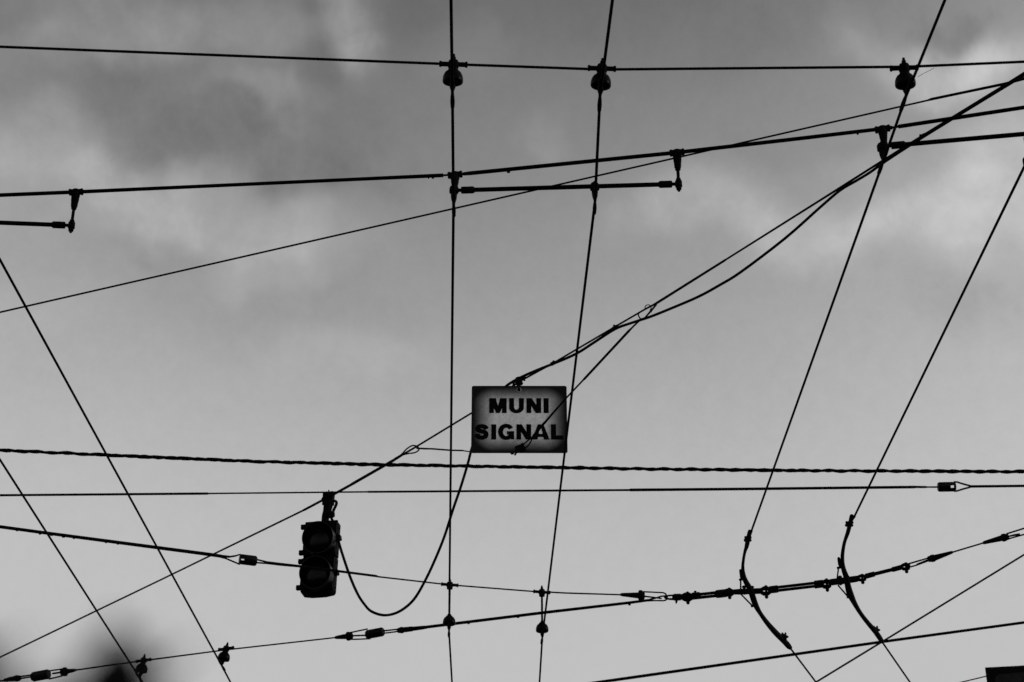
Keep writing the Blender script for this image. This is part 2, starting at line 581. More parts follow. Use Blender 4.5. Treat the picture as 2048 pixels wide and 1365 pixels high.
# insulator on the thick left span
barrel((478.5, 1118.5), (513.5, 1122.8), 21, zG, 'slotted barrel insulator left of the traffic signal', (485.3, 1119.6, 6, 2.4),
       [[(443, 1112.5, 4.5), (460, 1113.5, 2.4), (472, 1111.8, 2.2), (478, 1109.8, 2), (481, 1109.3, 2)], [(443, 1113, 4.5), (458, 1114.8, 2.2), (470, 1113, 2), (477, 1110.6, 2)],
        [(440, 1113.5, 4), (452, 1117.5, 2.6), (466, 1123.5, 2.6), (479, 1129, 2.6)],
        [(513, 1119.5, 2.6), (531, 1123.8, 2.8)], [(513, 1125.8, 2.4), (531, 1127, 2.8)]])
# insulator on the level span
barrel((1875.5, 974.6), (1911.5, 973.8), 20, lambda x: 1.2, 'slotted barrel insulator with forked loop near the right border', (1904.7, 973.6, 6, 4.6),
       [[(1908, 964.3, 2.6), (1914, 964.6, 2.8), (1926, 968.4, 3), (1941, 972.4, 3)], [(1908, 983, 2.6), (1914, 982.4, 2.8), (1926, 978.6, 3), (1941, 974.6, 3)]])
# wedge at the end of the signal-crossing span
wedge([(1241, 1189.7, 4.6), (1245, 1189.8, 6), (1277, 1191.4, 11)], (1277, 1191.5, 1289, 1191.6, 22),
      [[(1287, 1184, 2.2), (1326, 1185.8, 2.2), (1331, 1188, 2.4), (1334, 1193, 2.8), (1334, 1197.5, 2.8), (1331, 1201, 2.4), (1326, 1202, 2.2), (1310, 1201.6, 2.2), (1287, 1202.6, 2.4)]],
      [[(1288, 1193, 2.6), (1305, 1195, 2.4), (1323, 1197.5, 2.4)]], zH, 'wedge clamp with long looped bail left of the heavy link rods')
root = thing('shackle', 'small shackle joining the looped bail to the heavy link rods', 'shackle', at(1345, 1195, zH(1345)))
mb = MB()
mb.px([(1300, 1199.5, 3.4), (1312, 1196.5, 2.4), (1322, 1193, 2.4), (1331, 1192.6, 2.8)], zH, 7)
mb.build('wire_eye', STEEL, root)
mb = MB()
mb.px([(1349, 1191, 3), (1338, 1191.6, 3), (1332, 1193, 3.4), (1330, 1195.6, 3.6), (1333, 1198, 3.4), (1340, 1198.6, 3.6), (1349, 1199, 3.6)], zH, 8)
mb.build('bow', STEEL, root)
MB().px([(1347, 1195, 9), (1349, 1195, 12.6), (1360, 1194.6, 12.6), (1364, 1194.4, 8), (1366, 1194.2, 6)], zH, 12).build('eye_body', STEEL, root)
MB().px([(1352.5, 1199, 4.4), (1353, 1203, 4), (1352.3, 1207, 2)], lambda x: zH(1352), 6).build('cotter_pin', STEEL, root)


def vbolt(mb, x, y, h, w, zf):
    c = at(x, y, zf(x))
    s = m(c, 1) / .9
    mb.lathe(c + Zv * h * s / 2, -Zv, [(0, w * s * .3), (h * s * .06, w * s * .5), (h * s * .2, w * s * .5), (h * s * .25, w * s * .36), (h * s * .75, w * s * .36), (h * s * .8, w * s * .5), (h * s * .92, w * s * .5), (h * s, w * s * .2)], 8)


def linkrod(pts, w, sl, hubs, label, slit=True):
    root = thing('link_rod', label, 'link rod', at(pts[0][0], pts[0][1], zH(pts[0][0])), 'insulating link rods between the curved rails')
    (x0, y0), (x1, y1) = pts
    if slit:
        for dy in (-w * .25, w * .25):
            MB().px([(x0, y0 + dy, w * .42), (x1, y1 + dy, w * .42)], zH, 8).build('rod', RUBBER, root)
    else:
        MB().px([(x0, y0, w), (x1, y1, w)], zH, 10).build('rod', RUBBER, root)
    for (a, b, ww) in sl:
        ya = y0 + (y1 - y0) * (a - x0) / (x1 - x0)
        yb = y0 + (y1 - y0) * (b - x0) / (x1 - x0)
        MB().px([(a, ya, ww * .9), (a + .5, ya, ww), (b - .5, yb, ww), (b, yb, ww * .85)], zH, 12).build('end_sleeve', STEEL, root)
    for (hx, hy, hh, hw, hole) in hubs:
        mb = MB()
        # clevis: upper and lower cheeks with a gap, and the bolt through them
        for sg in (-1, 1):
            mb.px([(hx - hw / 2, hy + sg * hh * .15, hh * .30), (hx - hw * .2, hy + sg * hh * .25, hh * .38), (hx + hw * .25, hy + sg * hh * .25, hh * .38), (hx + hw / 2, hy + sg * hh * .15, hh * .30)], zH, 8)
        for ex2 in (hx - hw * .42, hx + hw * .42):
            mb.px([(ex2 - 1.5, hy, hh * .36), (ex2 + 1.5, hy, hh * .36)], zH, 8)
        if not hole:
            mb.px([(hx - hw / 2, hy, hh * .5), (hx + hw / 2, hy, hh * .5)], zH, 8)
        mb.build('clevis', STEEL, root)
        mb = MB()
        vbolt(mb, hx + 1.5, hy + 2.0, hh * 1.22, 6.5, zH)
        mb.build('clevis_bolt', STEEL, root)
    return root


r_ = linkrod([(1384, 1194), (1436, 1188.4)], 13, [(1434, 1452, 15)], [(1374, 1194.6, 20, 18, False), (1457.5, 1185.5, 18, 16, True)],
             'leftmost link rod, from the shackle to the left curved rail')
MB().px([(1386, 1192.5, 13), (1398, 1191.5, 13)], zH, 10).build('end_sleeve', STEEL, r_)
mb = MB()
vbolt(mb, 1390.5, 1186.5, 8, 5, zH)
mb.build('grub_screw', STEEL, r_)
linkrod([(1553, 1178.6), (1632, 1169.4)], 13, [(1539, 1556, 13.5), (1629, 1646, 14.5)], [(1531, 1182.6, 21, 16, True), (1652.5, 1168.8, 21, 15, True)],
        'middle link rod with a visible slit, joining the two curved rails')
linkrod([(1745, 1149.5), (1788, 1138.8)], 6.5, [(1731, 1749, 9.5), (1784.5, 1805, 9)], [(1723.5, 1156.5, 16, 15, True), (1811, 1134.2, 17, 15, True)],
        'rightmost thin link rod beyond the right curved rail', slit=False)
# wedges right of it
wedge([(1905, 1104.6, 4.2), (1903, 1105.4, 5.2), (1869, 1116.3, 11)], (1870, 1116, 1855.5, 1119.3, 15),
      [[(1814, 1129, 2.6), (1858, 1116.2, 2.4)], [(1816, 1135.5, 2.4), (1833, 1131, 2.2)]], [[(1833, 1130.5, 2.6), (1836, 1129, 3.8), (1858, 1120.5, 4.2)]], zH,
      'wedge clamp pointing up right, joined to the rightmost link rod')
wedge([(1966.5, 1086.6, 4.6), (1969, 1085.6, 6), (2004, 1076.6, 10.8)], (2003, 1076.8, 2017.5, 1073.5, 16),
      [[(2013, 1068.2, 2.6), (2048, 1057.2, 2.6), (2420, 942, 2.6)], [(2016, 1078.4, 2.4), (2048, 1069.4, 2.4), (2420, 958, 2.4)]], [[(2016, 1073.5, 2.6), (2030, 1070.3, 3.4), (2040, 1069, 3.6)]], zH,
      'wedge clamp pointing down left, at the right border')


# ------------------------------------------------------------------ curved rails
def rail(path, blk, plates, bolts1, bolts2, bead, braces, beam, label):
    root = thing('curved_rail', label, 'rail', at(path[4][0], path[4][1], 0), 'curved trolley wire rails')
    # smooth the centre line
    def cr(p0, p1, p2, p3, t):
        return tuple(.5 * ((2 * b) + (-a + c) * t + (2 * a - 5 * b + 4 * c - d) * t * t + (-a + 3 * b - 3 * c + d) * t ** 3) for a, b, c, d in zip(p0, p1, p2, p3))
    sm = []
    q = [path[0]] + list(path) + [path[-1]]
    for i in range(1, len(q) - 2):
        for t in (0, .25, .5, .75):
            sm.append(cr(q[i - 1], q[i], q[i + 1], q[i + 2], t))
    sm.append(path[-1])
    sm = [(a_, b_, c_ * 1.12 + .4) for a_, b_, c_ in sm]
    MB().px(sm, 0, 8).build('rail', STEEL, root)
    MB().px(blk, 0, 8).build('wire_grip', STEEL, root)
    for p in plates:
        MB().px(p, 0, 6).build('splice_plate', STEEL, root)
    for (x, y, L, w) in bolts1:
        c = at(x, y, 0)
        s = m(c, 1)
        mb = MB()
        mb.lathe(c - RT * L * s / 2, RT, [(0, w * s * .30), (L * s * .06, w * s * .5), (L * s * .2, w * s * .5), (L * s * .22, w * s * .46), (L * s * .78, w * s * .46), (L * s * .8, w * s * .5), (L * s * .92, w * s * .5), (L * s * .94, w * s * .3), (L * s, w * s * .3)], 7)
        mb.build('grip_bolt', STEEL, root)
    mb = MB()
    x, y, rr = bead
    c = at(x, y, .012)
    s = m(c, 1)
    mb.lathe(c - RT * rr * s, RT, [(0, rr * s * .5), (rr * s * .3, rr * s * .95), (rr * s * 1.1, rr * s * .95), (rr * s * 1.5, rr * s * .6), (rr * s * 2.2, rr * s * .25), (rr * s * 2.3, rr * s * .2)], 9)
    for k in (-.4, .5):
        mb.lathe(c + RT * rr * s * k, Zv, [(-rr * s, rr * s * .25), (rr * s * 1.25, rr * s * .25)], 6)
    mb.build('end_clamp', STEEL, root)
    for b in braces:
        mb = MB()
        mb.px(b, 0.005, 7)
        x0, y0 = b[0][0], b[0][1]
        mb.build('brace', STEEL, root)
    for (x, y) in ((braces[0][0][0], braces[0][0][1]), (braces[1][-1][0], braces[1][-1][1])):
        MB().px([(x - 3.4, y + .6, 2), (x - 2.4, y + .5, 4), (x + 3, y - .8, 4.6)], .005, 7).build('brace_lug', STEEL, root)
    # short cross beam that the rail hangs from
    MB().px(beam[0], zH, 10).build('cross_beam', STEEL, root)
    for (x, y, h, w) in beam[1]:
        mb = MB()
        vbolt(mb, x, y, h, w, zH)
        mb.build('beam_bolt', STEEL, root)
    return root


rail([(1503, 1062, 4), (1498, 1075, 5), (1494, 1091, 6.5), (1489.5, 1105.5, 4.4), (1486.6, 1122, 4.2), (1485.6, 1138, 5), (1488, 1155, 7.5), (1494.5, 1169, 9), (1500.5, 1179, 9), (1505.5, 1194, 9.6), (1511, 1210, 9.2), (1520.5, 1227, 6.8), (1534, 1246, 7.6), (1550.5, 1265, 9), (1567, 1281.5, 9), (1578, 1293.5, 8.4), (1582, 1298.5, 3)],
     [(1499.5, 1062.5, 6), (1499, 1063.5, 6.5), (1496, 1078, 8), (1493.2, 1091, 7), (1491.2, 1098, 4)],
     [[(1481, 1141, 5), (1481.5, 1142, 5.5), (1483, 1155, 5.5), (1486, 1160, 3)]],
     [(1496, 1075.5, 14.5, 6.4), (1495.4, 1081, 15.5, 6.4)], None, (1568, 1274, 7.0),
     [[(1481.3, 1159.5, 2.6), (1481.3, 1182, 2.6)], [(1482.5, 1189.5, 2.4), (1505, 1212.5, 2.6)]],
     ([(1464, 1184.6, 9), (1480, 1184, 10.5), (1521, 1182.4, 10.5), (1525, 1182.2, 8)], [(1488.6, 1180.8, 17, 8), (1503.5, 1180, 14, 9)]),
     'left one of two curved trolley rails, with a brace either side of its cross beam')
rail([(1709, 1033, 4), (1703.5, 1040, 5), (1699, 1054, 6), (1695.5, 1066, 6.4), (1689.6, 1083, 5.2), (1686.4, 1098, 5.2), (1684.8, 1113, 5.6), (1685.5, 1127, 5.4), (1687.5, 1140, 7.5), (1692.6, 1155, 9), (1695.8, 1172, 9.6), (1700.5, 1189, 11), (1708.5, 1206, 8.4), (1721, 1227, 6.6), (1735.5, 1246, 7), (1750, 1263, 8), (1760, 1277, 8.2), (1764, 1283.5, 6), (1766, 1286, 3)],
     [(1703.6, 1031.8, 6.5), (1703.2, 1033, 7.4), (1700, 1049, 8), (1696.2, 1063, 7.6), (1693, 1071, 4)],
     [[(1677.4, 1116.6, 4.5), (1677.6, 1118, 5.4), (1679.5, 1130, 5.8), (1684, 1137, 5)], [(1696.5, 1182, 8), (1699.5, 1194, 8), (1704, 1203, 5)]],
     [(1699, 1045.6, 16, 6.2), (1698.3, 1051, 16.5, 6.2)], None, (1751.6, 1260.6, 6.8),
     [[(1677, 1136, 2.4), (1674.3, 1158, 2.4)], [(1676.5, 1171.5, 2.4), (1696.5, 1194.5, 2.6)]],
     ([(1658, 1165.6, 10), (1662, 1165, 12), (1690, 1161.6, 12), (1714, 1158, 11.5), (1719, 1157, 9)], [(1680.5, 1161.5, 18, 7.5), (1695, 1159, 14, 8)]),
     'right one of two curved trolley rails, its foot meeting two crossing cables')

# ------------------------------------------------------------------ messenger, signal cable, sign, signal
MZ = 1.05
mess = [(2048, 147, 4.8), (2008, 172, 4.6), (1845, 272, 4.2), (1765, 322, 3.8), (1680, 376, 3.8), (1452, 519.5, 3.0), (1449, 521.5, 3.9), (1316, 605, 4.4), (1308, 609.6, 3.4), (1290, 619, 2.9), (1230, 654, 2.9), (1106, 727, 2.9), (1049, 758, 3.0), (1037, 765, 3.0),
        (944, 826, 2.9), (838, 890.5, 3.0), (806, 909.5, 3.4), (782, 924, 5.0), (706, 967.5, 5.0), (702, 970, 4.4), (664, 991, 4.4), (655, 995.5, 4.0), (610, 1019.5, 4.0), (605, 1022, 3.0), (330, 1156, 2.6), (0, 1315, 2.6)]
wire('messenger_wire', mess, MZ, 'steel messenger wire carrying the lettered sign and the traffic signal', None, mt=STEEL)
MP = {(q[0], q[1]): at(q[0], q[1], MZ) for q in mess}
mA, mB = at(655, 995.5, MZ), at(1037, 765, MZ)
mC, mD = at(1037, 765, MZ), at(2048, 147, MZ)

root = thing('signal_cable', 'black signal cable tied under the messenger wire and looping down to the signal', 'cable', mB)
up = [(2110, 108), (2048, 150), (2008, 174), (1845, 274), (1770, 322.5), (1740, 344), (1712, 361), (1680, 380), (1640, 414), (1570, 476), (1482, 543), (1440, 569), (1396, 593), (1340, 617), (1300, 633), (1262, 645.5), (1230, 657.5), (1190, 683), (1160, 702.5), (1135, 715), (1106, 727), (1072, 740.5), (1045, 752.5), (1025, 763), (1008, 776)]
CP = [atv(x, y, mC, mD) - Zv * .004 for x, y in up]
bk = Vector((0, .05, 0))
low = [(985, 800), (962, 838), (944.5, 886), (935, 922), (921, 968), (905.5, 1013), (889, 1065), (871, 1110), (852, 1151), (831, 1188), (812, 1208), (790, 1221), (766, 1225), (742, 1217.5), (728, 1203.5), (714, 1182), (698, 1145), (681.5, 1096), (673, 1066), (665, 1039), (661, 1029)]
CP2 = [atv(x, y, mA, mB) + bk for x, y in low]
allp = CP + CP2


def crs(pts, k=4):
    out = []
    q = [pts[0]] + list(pts) + [pts[-1]]
    for i in range(1, len(q) - 2):
        a, b, c, d = q[i - 1:i + 3]
        for j in range(k):
            t = j / k
            out.append(.5 * ((2 * b) + (-a + c) * t + (2 * a - 5 * b + 4 * c - d) * t * t + (-a + 3 * b - 3 * c + d) * t ** 3))
    out.append(pts[-1])
    return out


sm = extend(crs(allp), 4, 0)
MB().ring_tube(sm, [m(p, 5.6) / 2 if (p - CAM).length < 30 else .009 for p in sm], 8).build('jacket', RUBBER, root)
for (x, y, w, h, nx, ny) in ((2008, 173, 12, 8.5, 0, 0), (1845, 272.5, 11, 8, -4.5, -2), (1680, 378, 10, 8, 2, -3), (1230, 656, 10, 8.5, -2, -4.5), (1106, 727, 8, 8, 1, -4)):
    a = atv(x + w / 2, y - w * .31, mC, mD)
    b = atv(x - w / 2, y + w * .31, mC, mD)
    s = m(a, 1)
    mb = MB().ring_tube([a, a + (b - a) * .1, a + (b - a) * .9, b], [h * s * .34, h * s * .5, h * s * .5, h * s * .34], 8)
    if nx or ny:
        c = atv(x + nx, y + ny, mC, mD)
        mb.lathe(c - RT * 2 * s, RT, [(0, s), (s, 2 * s), (3 * s, 2 * s), (4 * s, s)], 7)
    mb.build('cable_tie', STEEL, root)

# --- sign
SY = mB.y                                   # distance of the sign
E1 = Vector((1, 0, 0))
tl, tr = aty(943.6, 772.4, SY - .03), aty(1133.2, 772.4, SY - .03)
bl = aty(943.6, 906.6, SY - .03)
SW, SH = tr.x - tl.x, tl.z - bl.z
S0 = Vector(((tl.x + tr.x) / 2, SY - .03, (tl.z + bl.z) / 2))
sign = thing('street_sign', 'rectangular metal sign with black MUNI SIGNAL lettering hung from the messenger wire', 'sign', S0)


def rrect(w, h, r, k=6):
    P = []
    for cx, cy, a0 in ((w / 2 - r, h / 2 - r, 0), (-w / 2 + r, h / 2 - r, 90), (-w / 2 + r, -h / 2 + r, 180), (w / 2 - r, -h / 2 + r, 270)):
        for i in range(k + 1):
            a = R(a0 + 90 * i / k)
            P.append((cx + r * math.cos(a), cy + r * math.sin(a)))
    return P


N = Vector((0, -1, 0))                       # out of the face
SIGN = bpy.data.materials.new('vignetted_white_sign_face')
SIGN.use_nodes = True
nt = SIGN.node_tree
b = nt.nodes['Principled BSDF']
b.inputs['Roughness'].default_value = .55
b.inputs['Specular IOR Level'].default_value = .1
L = nt.links


def nd(t, **kw):
    n = nt.nodes.new(t)
    for k, v in kw.items():
        setattr(n, k, v)
    return n


def mth(op, a, b_=None, c=None, clamp=False):
    n = nd('ShaderNodeMath', operation=op, use_clamp=clamp)
    for i, q in enumerate((a, b_, c)):
        if q is None:
            continue
        if isinstance(q, (int, float)):
            n.inputs[i].default_value = q
        else:
            L.new(q, n.inputs[i])
    return n.outputs[0]


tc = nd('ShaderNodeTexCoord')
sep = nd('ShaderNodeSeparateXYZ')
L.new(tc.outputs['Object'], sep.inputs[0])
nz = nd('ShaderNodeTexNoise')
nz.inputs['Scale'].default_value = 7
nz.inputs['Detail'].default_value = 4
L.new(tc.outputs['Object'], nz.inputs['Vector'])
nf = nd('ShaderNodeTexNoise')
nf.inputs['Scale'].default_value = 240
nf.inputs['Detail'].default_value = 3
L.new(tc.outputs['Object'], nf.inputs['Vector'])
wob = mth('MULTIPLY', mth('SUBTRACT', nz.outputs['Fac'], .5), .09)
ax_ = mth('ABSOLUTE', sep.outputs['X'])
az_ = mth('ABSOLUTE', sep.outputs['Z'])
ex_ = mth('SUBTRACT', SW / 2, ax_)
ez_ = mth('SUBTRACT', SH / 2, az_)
# vignette shading painted into the colour: p-norm of the two edge distances
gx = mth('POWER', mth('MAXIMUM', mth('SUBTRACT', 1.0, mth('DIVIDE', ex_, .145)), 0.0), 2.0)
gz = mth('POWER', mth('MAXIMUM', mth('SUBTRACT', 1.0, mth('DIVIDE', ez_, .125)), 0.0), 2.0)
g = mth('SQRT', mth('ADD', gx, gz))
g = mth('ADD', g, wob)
vignette = mth('SMOOTH_MIN', mth('MAXIMUM', mth('SUBTRACT', 1.0, mth('MULTIPLY', g, 1.06)), 0.0), 1.0, .1)
vignette = mth('POWER', vignette, 1.5)
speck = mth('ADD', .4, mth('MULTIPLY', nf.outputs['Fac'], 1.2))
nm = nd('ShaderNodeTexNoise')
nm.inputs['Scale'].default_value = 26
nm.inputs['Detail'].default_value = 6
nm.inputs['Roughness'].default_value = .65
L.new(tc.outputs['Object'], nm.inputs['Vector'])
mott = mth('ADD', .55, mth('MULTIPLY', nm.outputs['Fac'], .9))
val = mth('ADD', .004, mth('MULTIPLY', mth('MULTIPLY', vignette, mth('MULTIPLY', speck, mott)), .80))
rust = nd('ShaderNodeTexNoise')
rust.inputs['Scale'].default_value = 55
rust.inputs['Detail'].default_value = 2
L.new(tc.outputs['Object'], rust.inputs['Vector'])
spot = mth('GREATER_THAN', rust.outputs['Fac'], .73)
val = mth('MULTIPLY', val, mth('SUBTRACT', 1.0, mth('MULTIPLY', spot, .6)))
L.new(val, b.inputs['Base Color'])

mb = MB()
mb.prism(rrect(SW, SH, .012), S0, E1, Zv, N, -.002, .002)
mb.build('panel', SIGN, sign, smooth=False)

# letters drawn in units of the sign: photo crop coordinates (5.687 px per photo px)
KX = SW / (1326.5 - 247.5)
KY = SH / (1175 - 412)


def lp(x, y):
    return ((x - 787.0) * KX, -(y - 793.5) * KY)


def ribbon(pts, ws):
    """closed outline of a stroke with centre line pts and widths (wx) normal to it"""
    Lf, Rt = [], []
    n = len(pts)
    for i in range(n):
        a, c = pts[max(i - 1, 0)], pts[min(i + 1, n - 1)]
        dx, dy = c[0] - a[0], c[1] - a[1]
        l = math.hypot(dx, dy) or 1
        nx, ny = -dy / l, dx / l
        w = ws[i] / 2 if hasattr(ws, '__len__') else ws / 2
        Lf.append((pts[i][0] + nx * w, pts[i][1] + ny * w))
        Rt.append((pts[i][0] - nx * w, pts[i][1] - ny * w))
    return Lf, Rt


let = MB()
_lift = [0]


def poly(pts):
    q = [lp(*p) for p in pts]
    _lift[0] += 1
    t = .0032 + .00008 * (_lift[0] % 6)
    let.prism(q, S0, E1, Zv, N, .0019, t)


def stroke(pts, ws):
    Lf, Rt = ribbon(pts, ws)
    for i in range(len(pts) - 1):
        poly([Lf[i], Lf[i + 1], Rt[i + 1], Rt[i]])


def arc(cx, cy, rx, ry, a0, a1, k=18):
    return [(cx + rx * math.cos(R(a0 + (a1 - a0) * i / k)), cy - ry * math.sin(R(a0 + (a1 - a0) * i / k))) for i in range(k + 1)]


T1, B1 = 555, 725
# M
poly([(447, T1), (500, T1), (500, B1), (447, B1)])
poly([(592, T1), (645, T1), (645, B1), (592, B1)])
poly([(447.5, T1 + .5), (522, T1 + .5), (567, B1 - .5), (526, B1 - .5)][:4])
poly([(570, T1 + .5), (644.5, T1 + .5), (566, B1 - .5), (525, B1 - .5)])
let.build('letter', INK, sign, smooth=False)
let = MB()
# U
poly([(672, T1), (729, T1), (729, 660), (672, 660)])
poly([(783, T1), (840, T1), (840, 660), (783, 660)])
_o = arc(756, 659, 84, 69, 180, 360, 24)
_i = arc(756, 659, 27, 28, 180, 360, 24)
for i in range(24):
    poly([_o[i], _o[i + 1], _i[i + 1], _i[i]])
let.build('letter', INK, sign, smooth=False)
let = MB()
# N
poly([(868, T1), (923, T1), (923, B1), (868, B1)])
poly([(980, T1), (1035, T1), (1035, B1), (980, B1)])
poly([(868.5, T1 + .5), (930, T1 + .5), (1034.5, B1 - .5), (973, B1 - .5)])
let.build('letter', INK, sign, smooth=False)
let = MB()
# I
poly([(1062, T1), (1120, T1), (1120, B1), (1062, B1)])
T2, B2 = 854, 1025
let.build('letter', INK, sign, smooth=False)
let = MB()
# S
cl = [(419, 908), (411, 894), (393, 880), (366, 874.5), (340, 879), (323, 892), (322, 910), (337, 924), (366, 933), (394, 941), (412, 955), (414, 976), (402, 993), (378, 1003), (350, 1002.5), (328, 993), (316, 978), (312, 962)]
cl = [tuple(p) for p in crs([Vector((x, y, 0)) for x, y in cl], 3)]
cl = [(p[0], p[1]) for p in cl]
n_ = len(cl)
ws = []
for i in range(n_):
    a, c = cl[max(i - 1, 0)], cl[min(i + 1, n_ - 1)]
    dx, dy = abs(c[0] - a[0]), abs(c[1] - a[1])
    l = math.hypot(dx, dy) or 1
    ws.append(44 + 12 * dy / l)
stroke(cl, ws)
let.build('letter', INK, sign, smooth=False)
let = MB()
# I
poly([(472, T2), (528, T2), (528, B2), (472, B2)])
let.build('letter', INK, sign, smooth=False)
let = MB()
# G
o_ = arc(640, 939, 92, 91, 32, 318, 40)
i_ = arc(640, 939, 36, 47, 32, 318, 40)
for k in range(40):
    poly([o_[k], o_[k + 1], i_[k + 1], i_[k]])
poly([(648, 932), (730, 932), (730, 968), (648, 968)])
poly([(690, 967), (730, 967), (730, 1023), (694, 1023)])
poly([(668, 967), (704, 967), (704, 1000), (660, 1000)])
let.build('letter', INK, sign, smooth=False)
let = MB()
# N
poly([(755, T2), (808, T2), (808, B2), (755, B2)])
poly([(867, T2), (920, T2), (920, B2), (867, B2)])
poly([(755.5, T2 + .5), (815, T2 + .5), (919.5, B2 - .5), (860, B2 - .5)])
let.build('letter', INK, sign, smooth=False)
let = MB()
# A
poly([(996, T2), (1028, T2), (991, B2), (930, B2)])
poly([(1024, T2), (1060, T2), (1126, B2), (1064, B2)])
poly([(985, 962), (1070, 962), (1080, 996), (975, 996)])
let.build('letter', INK, sign, smooth=False)
let = MB()
# L
poly([(1142, T2), (1200, T2), (1200, B2), (1142, B2)])
poly([(1199, 979), (1281, 979), (1281, B2), (1199, B2)])
let.build('letter', INK, sign, smooth=False)

# bracket and clamp on top of the sign
mb = MB()
yb = SY
cc = aty(1037.7, 762, yb)
s = m(cc, 1)
mb.lathe(aty(1037.5, 755.5, yb), -Zv, [(0, 4.5 * s), (2 * s, 7 * s), (9 * s, 7.6 * s), (15 * s, 6.8 * s), (17 * s, 4.6 * s), (26 * s, 4.6 * s)], 10)
mb.ring_tube([aty(1041, 759.5, yb), aty(1046, 757.5, yb), aty(1051, 755.5, yb), aty(1052, 755.2, yb)], [3.2 * s, 3 * s, 2.8 * s, 1.6 * s], 8)
mb.ring_tube([aty(1045, 758, yb), aty(1048.5, 759.8, yb), aty(1049.5, 762, yb)], [2.4 * s, 2.8 * s, 1.6 * s], 8)
mb.ring_tube([aty(1031, 762, yb), aty(1027.6, 765.5, yb), aty(1027, 769, yb), aty(1028.5, 773, yb)], [3 * s, 2.6 * s, 2.5 * s, 2.2 * s], 8)
mb.ring_tube([aty(1041, 764, yb), aty(1044.5, 767.5, yb), aty(1043, 770.5, yb)], [3 * s, 2.4 * s, 1.5 * s], 8)
mb.build('hanger_bracket', STEEL, sign)
wm = mat('bright_zinc_washer', .35, .45, .4)
c = aty(1037.9, 780.6, SY - .032)
MB().lathe(c, N, [(-.002, 4.9 * s), (.003, 4.9 * s), (.0035, 4.6 * s)], 18).build('washer', wm, sign)
MB().lathe(c, N, [(.003, 3.7 * s), (.012, 3.7 * s), (.014, 2.8 * s)], 6).build('bolt_head', STEEL, sign)
# bottom clip
mb = MB()
c = aty(1040.5, 897, SY - .045)
exx = Vector((math.cos(R(22)), 0, math.sin(R(22))))
mb.box(c, exx, N, Vector((-exx.z, 0, exx.x)), (9.2 * s, .008, 6.8 * s))
mb.ring_tube([aty(1046, 890, SY - .045), aty(1043, 888.6, SY - .045)], 3 * s, 7)
mb.ring_tube([aty(1021, 906, SY - .04), aty(1023.5, 908.6, SY - .04), aty(1028, 907.6, SY - .04)], [1.4 * s, 1.6 * s, 1.4 * s], 7)
mb.ring_tube([aty(1033, 902, SY - .045), aty(1031.5, 907, SY - .045), aty(1029.6, 911, SY - .045)], [2.6 * s, 2.3 * s, 1.6 * s], 7)
mb.build('bottom_clip', STEEL, sign)

# tie wires of the sign
tA = at(1281, 634, MZ)
tB = aty(1049, 889, SY - .05)


def along(q):                                # points on the upright plane through the tie
    return atv(q[0], q[1], tA, tB)


root = thing('tie_wire', 'stay wire slanting across the sign from its bottom clip up to the messenger', 'wire', tA, 'stay wires of the sign')
pth = [(1258, 662, 4.4), (1220, 703, 4.2), (1169, 758, 4.2), (1166, 761, 2.8), (1132, 797, 2.8), (1110, 822, 3.2), (1084, 852, 4.4), (1066, 873, 4.0)]
pp = [along(q) for q in pth]
mb = MB().ring_tube(pp, [m(p, q[2] + .8) / 2 for p, q in zip(pp, pth)], 8)
mb.build('strand', STEEL, root)
for pl in ([(1066, 873), (1058, 880), (1046, 889)], [(1066, 873), (1062, 883), (1056, 892), (1050, 896)]):
    pp = [along(q) for q in pl]
    MB().ring_tube(crs(pp, 4), m(pp[0], 3.0) / 2, 7).build('looped_end', STEEL, root)
pp = [atv(x, y, mC, mD) for x, y in ((1280, 640), (1290, 636), (1297, 628), (1303, 621), (1313, 609))]
MB().ring_tube([along((1258, 662)), along((1264, 656)), along((1272, 648)), along((1280, 640)), pp[1], pp[2], pp[3], pp[4]], [m(pp[0], w + .8) / 2 for w in (4.2, 3, 3, 4.2, 2.6, 3, 3.4, 3)], 8).build('preformed_grip', STEEL, root)
for pl in ([(1281, 638), (1277.5, 633), (1276.8, 629), (1280, 624.6), (1284, 622)],):
    pp = [atv(x, y, mC, mD) for x, y in pl]
    MB().ring_tube(crs(pp, 4), m(pp[0], 2.8) / 2, 7).build('hook', STEEL, root)
lpnts = [(1296 + 6.2 * math.cos(R(a)), 617.5 - 5.6 * math.sin(R(a))) for a in range(200, -60, -20)] + [(1300, 624), (1303, 626)]
pp = [atv(x, y, mC, mD) - Vector((0, .01, 0)) for x, y in lpnts]
MB().ring_tube(crs(pp, 2), m(pp[0], 2.0) / 2, 6).build('wire_curl', STEEL, root)

root = thing('tie_wire', 'stay wire from the small teardrop loop on the messenger to the back of the sign', 'wire', at(820, 900, MZ), 'stay wires of the sign')
for pl, w in (([(790, 919), (803, 911), (812, 901.5), (820, 895.5), (827, 893), (833, 894.5), (837, 897.5)], 2.3), ([(793, 917.5), (806, 912), (818, 909), (829, 907.6), (836, 904), (838, 899.5), (835, 895), (832, 894)], 2.2)):
    pp = [atv(x, y, mA, mB) - Vector((0, .012, 0)) for x, y in pl]
    MB().ring_tube(crs(pp, 4), m(pp[0], w + .8) / 2, 7).build('teardrop_loop', STEEL, root)
qa, qb = at(834, 897, MZ), aty(1000, 905, SY + .02)
pth = [(834, 897, 3), (851, 897.8, 3.2), (863, 898, 2.8), (902, 901, 2.8), (924, 901.4, 2.6), (927, 902, 1.9), (937, 903.4, 1.7), (950, 903.2, 1.7), (1000, 904.6, 1.7)]
pp = [atv(q[0], q[1], qa, qb) for q in pth]
MB().ring_tube(pp, [m(p, q[2] + .8) / 2 for p, q in zip(pp, pth)], 7).build('strand', STEEL, root)

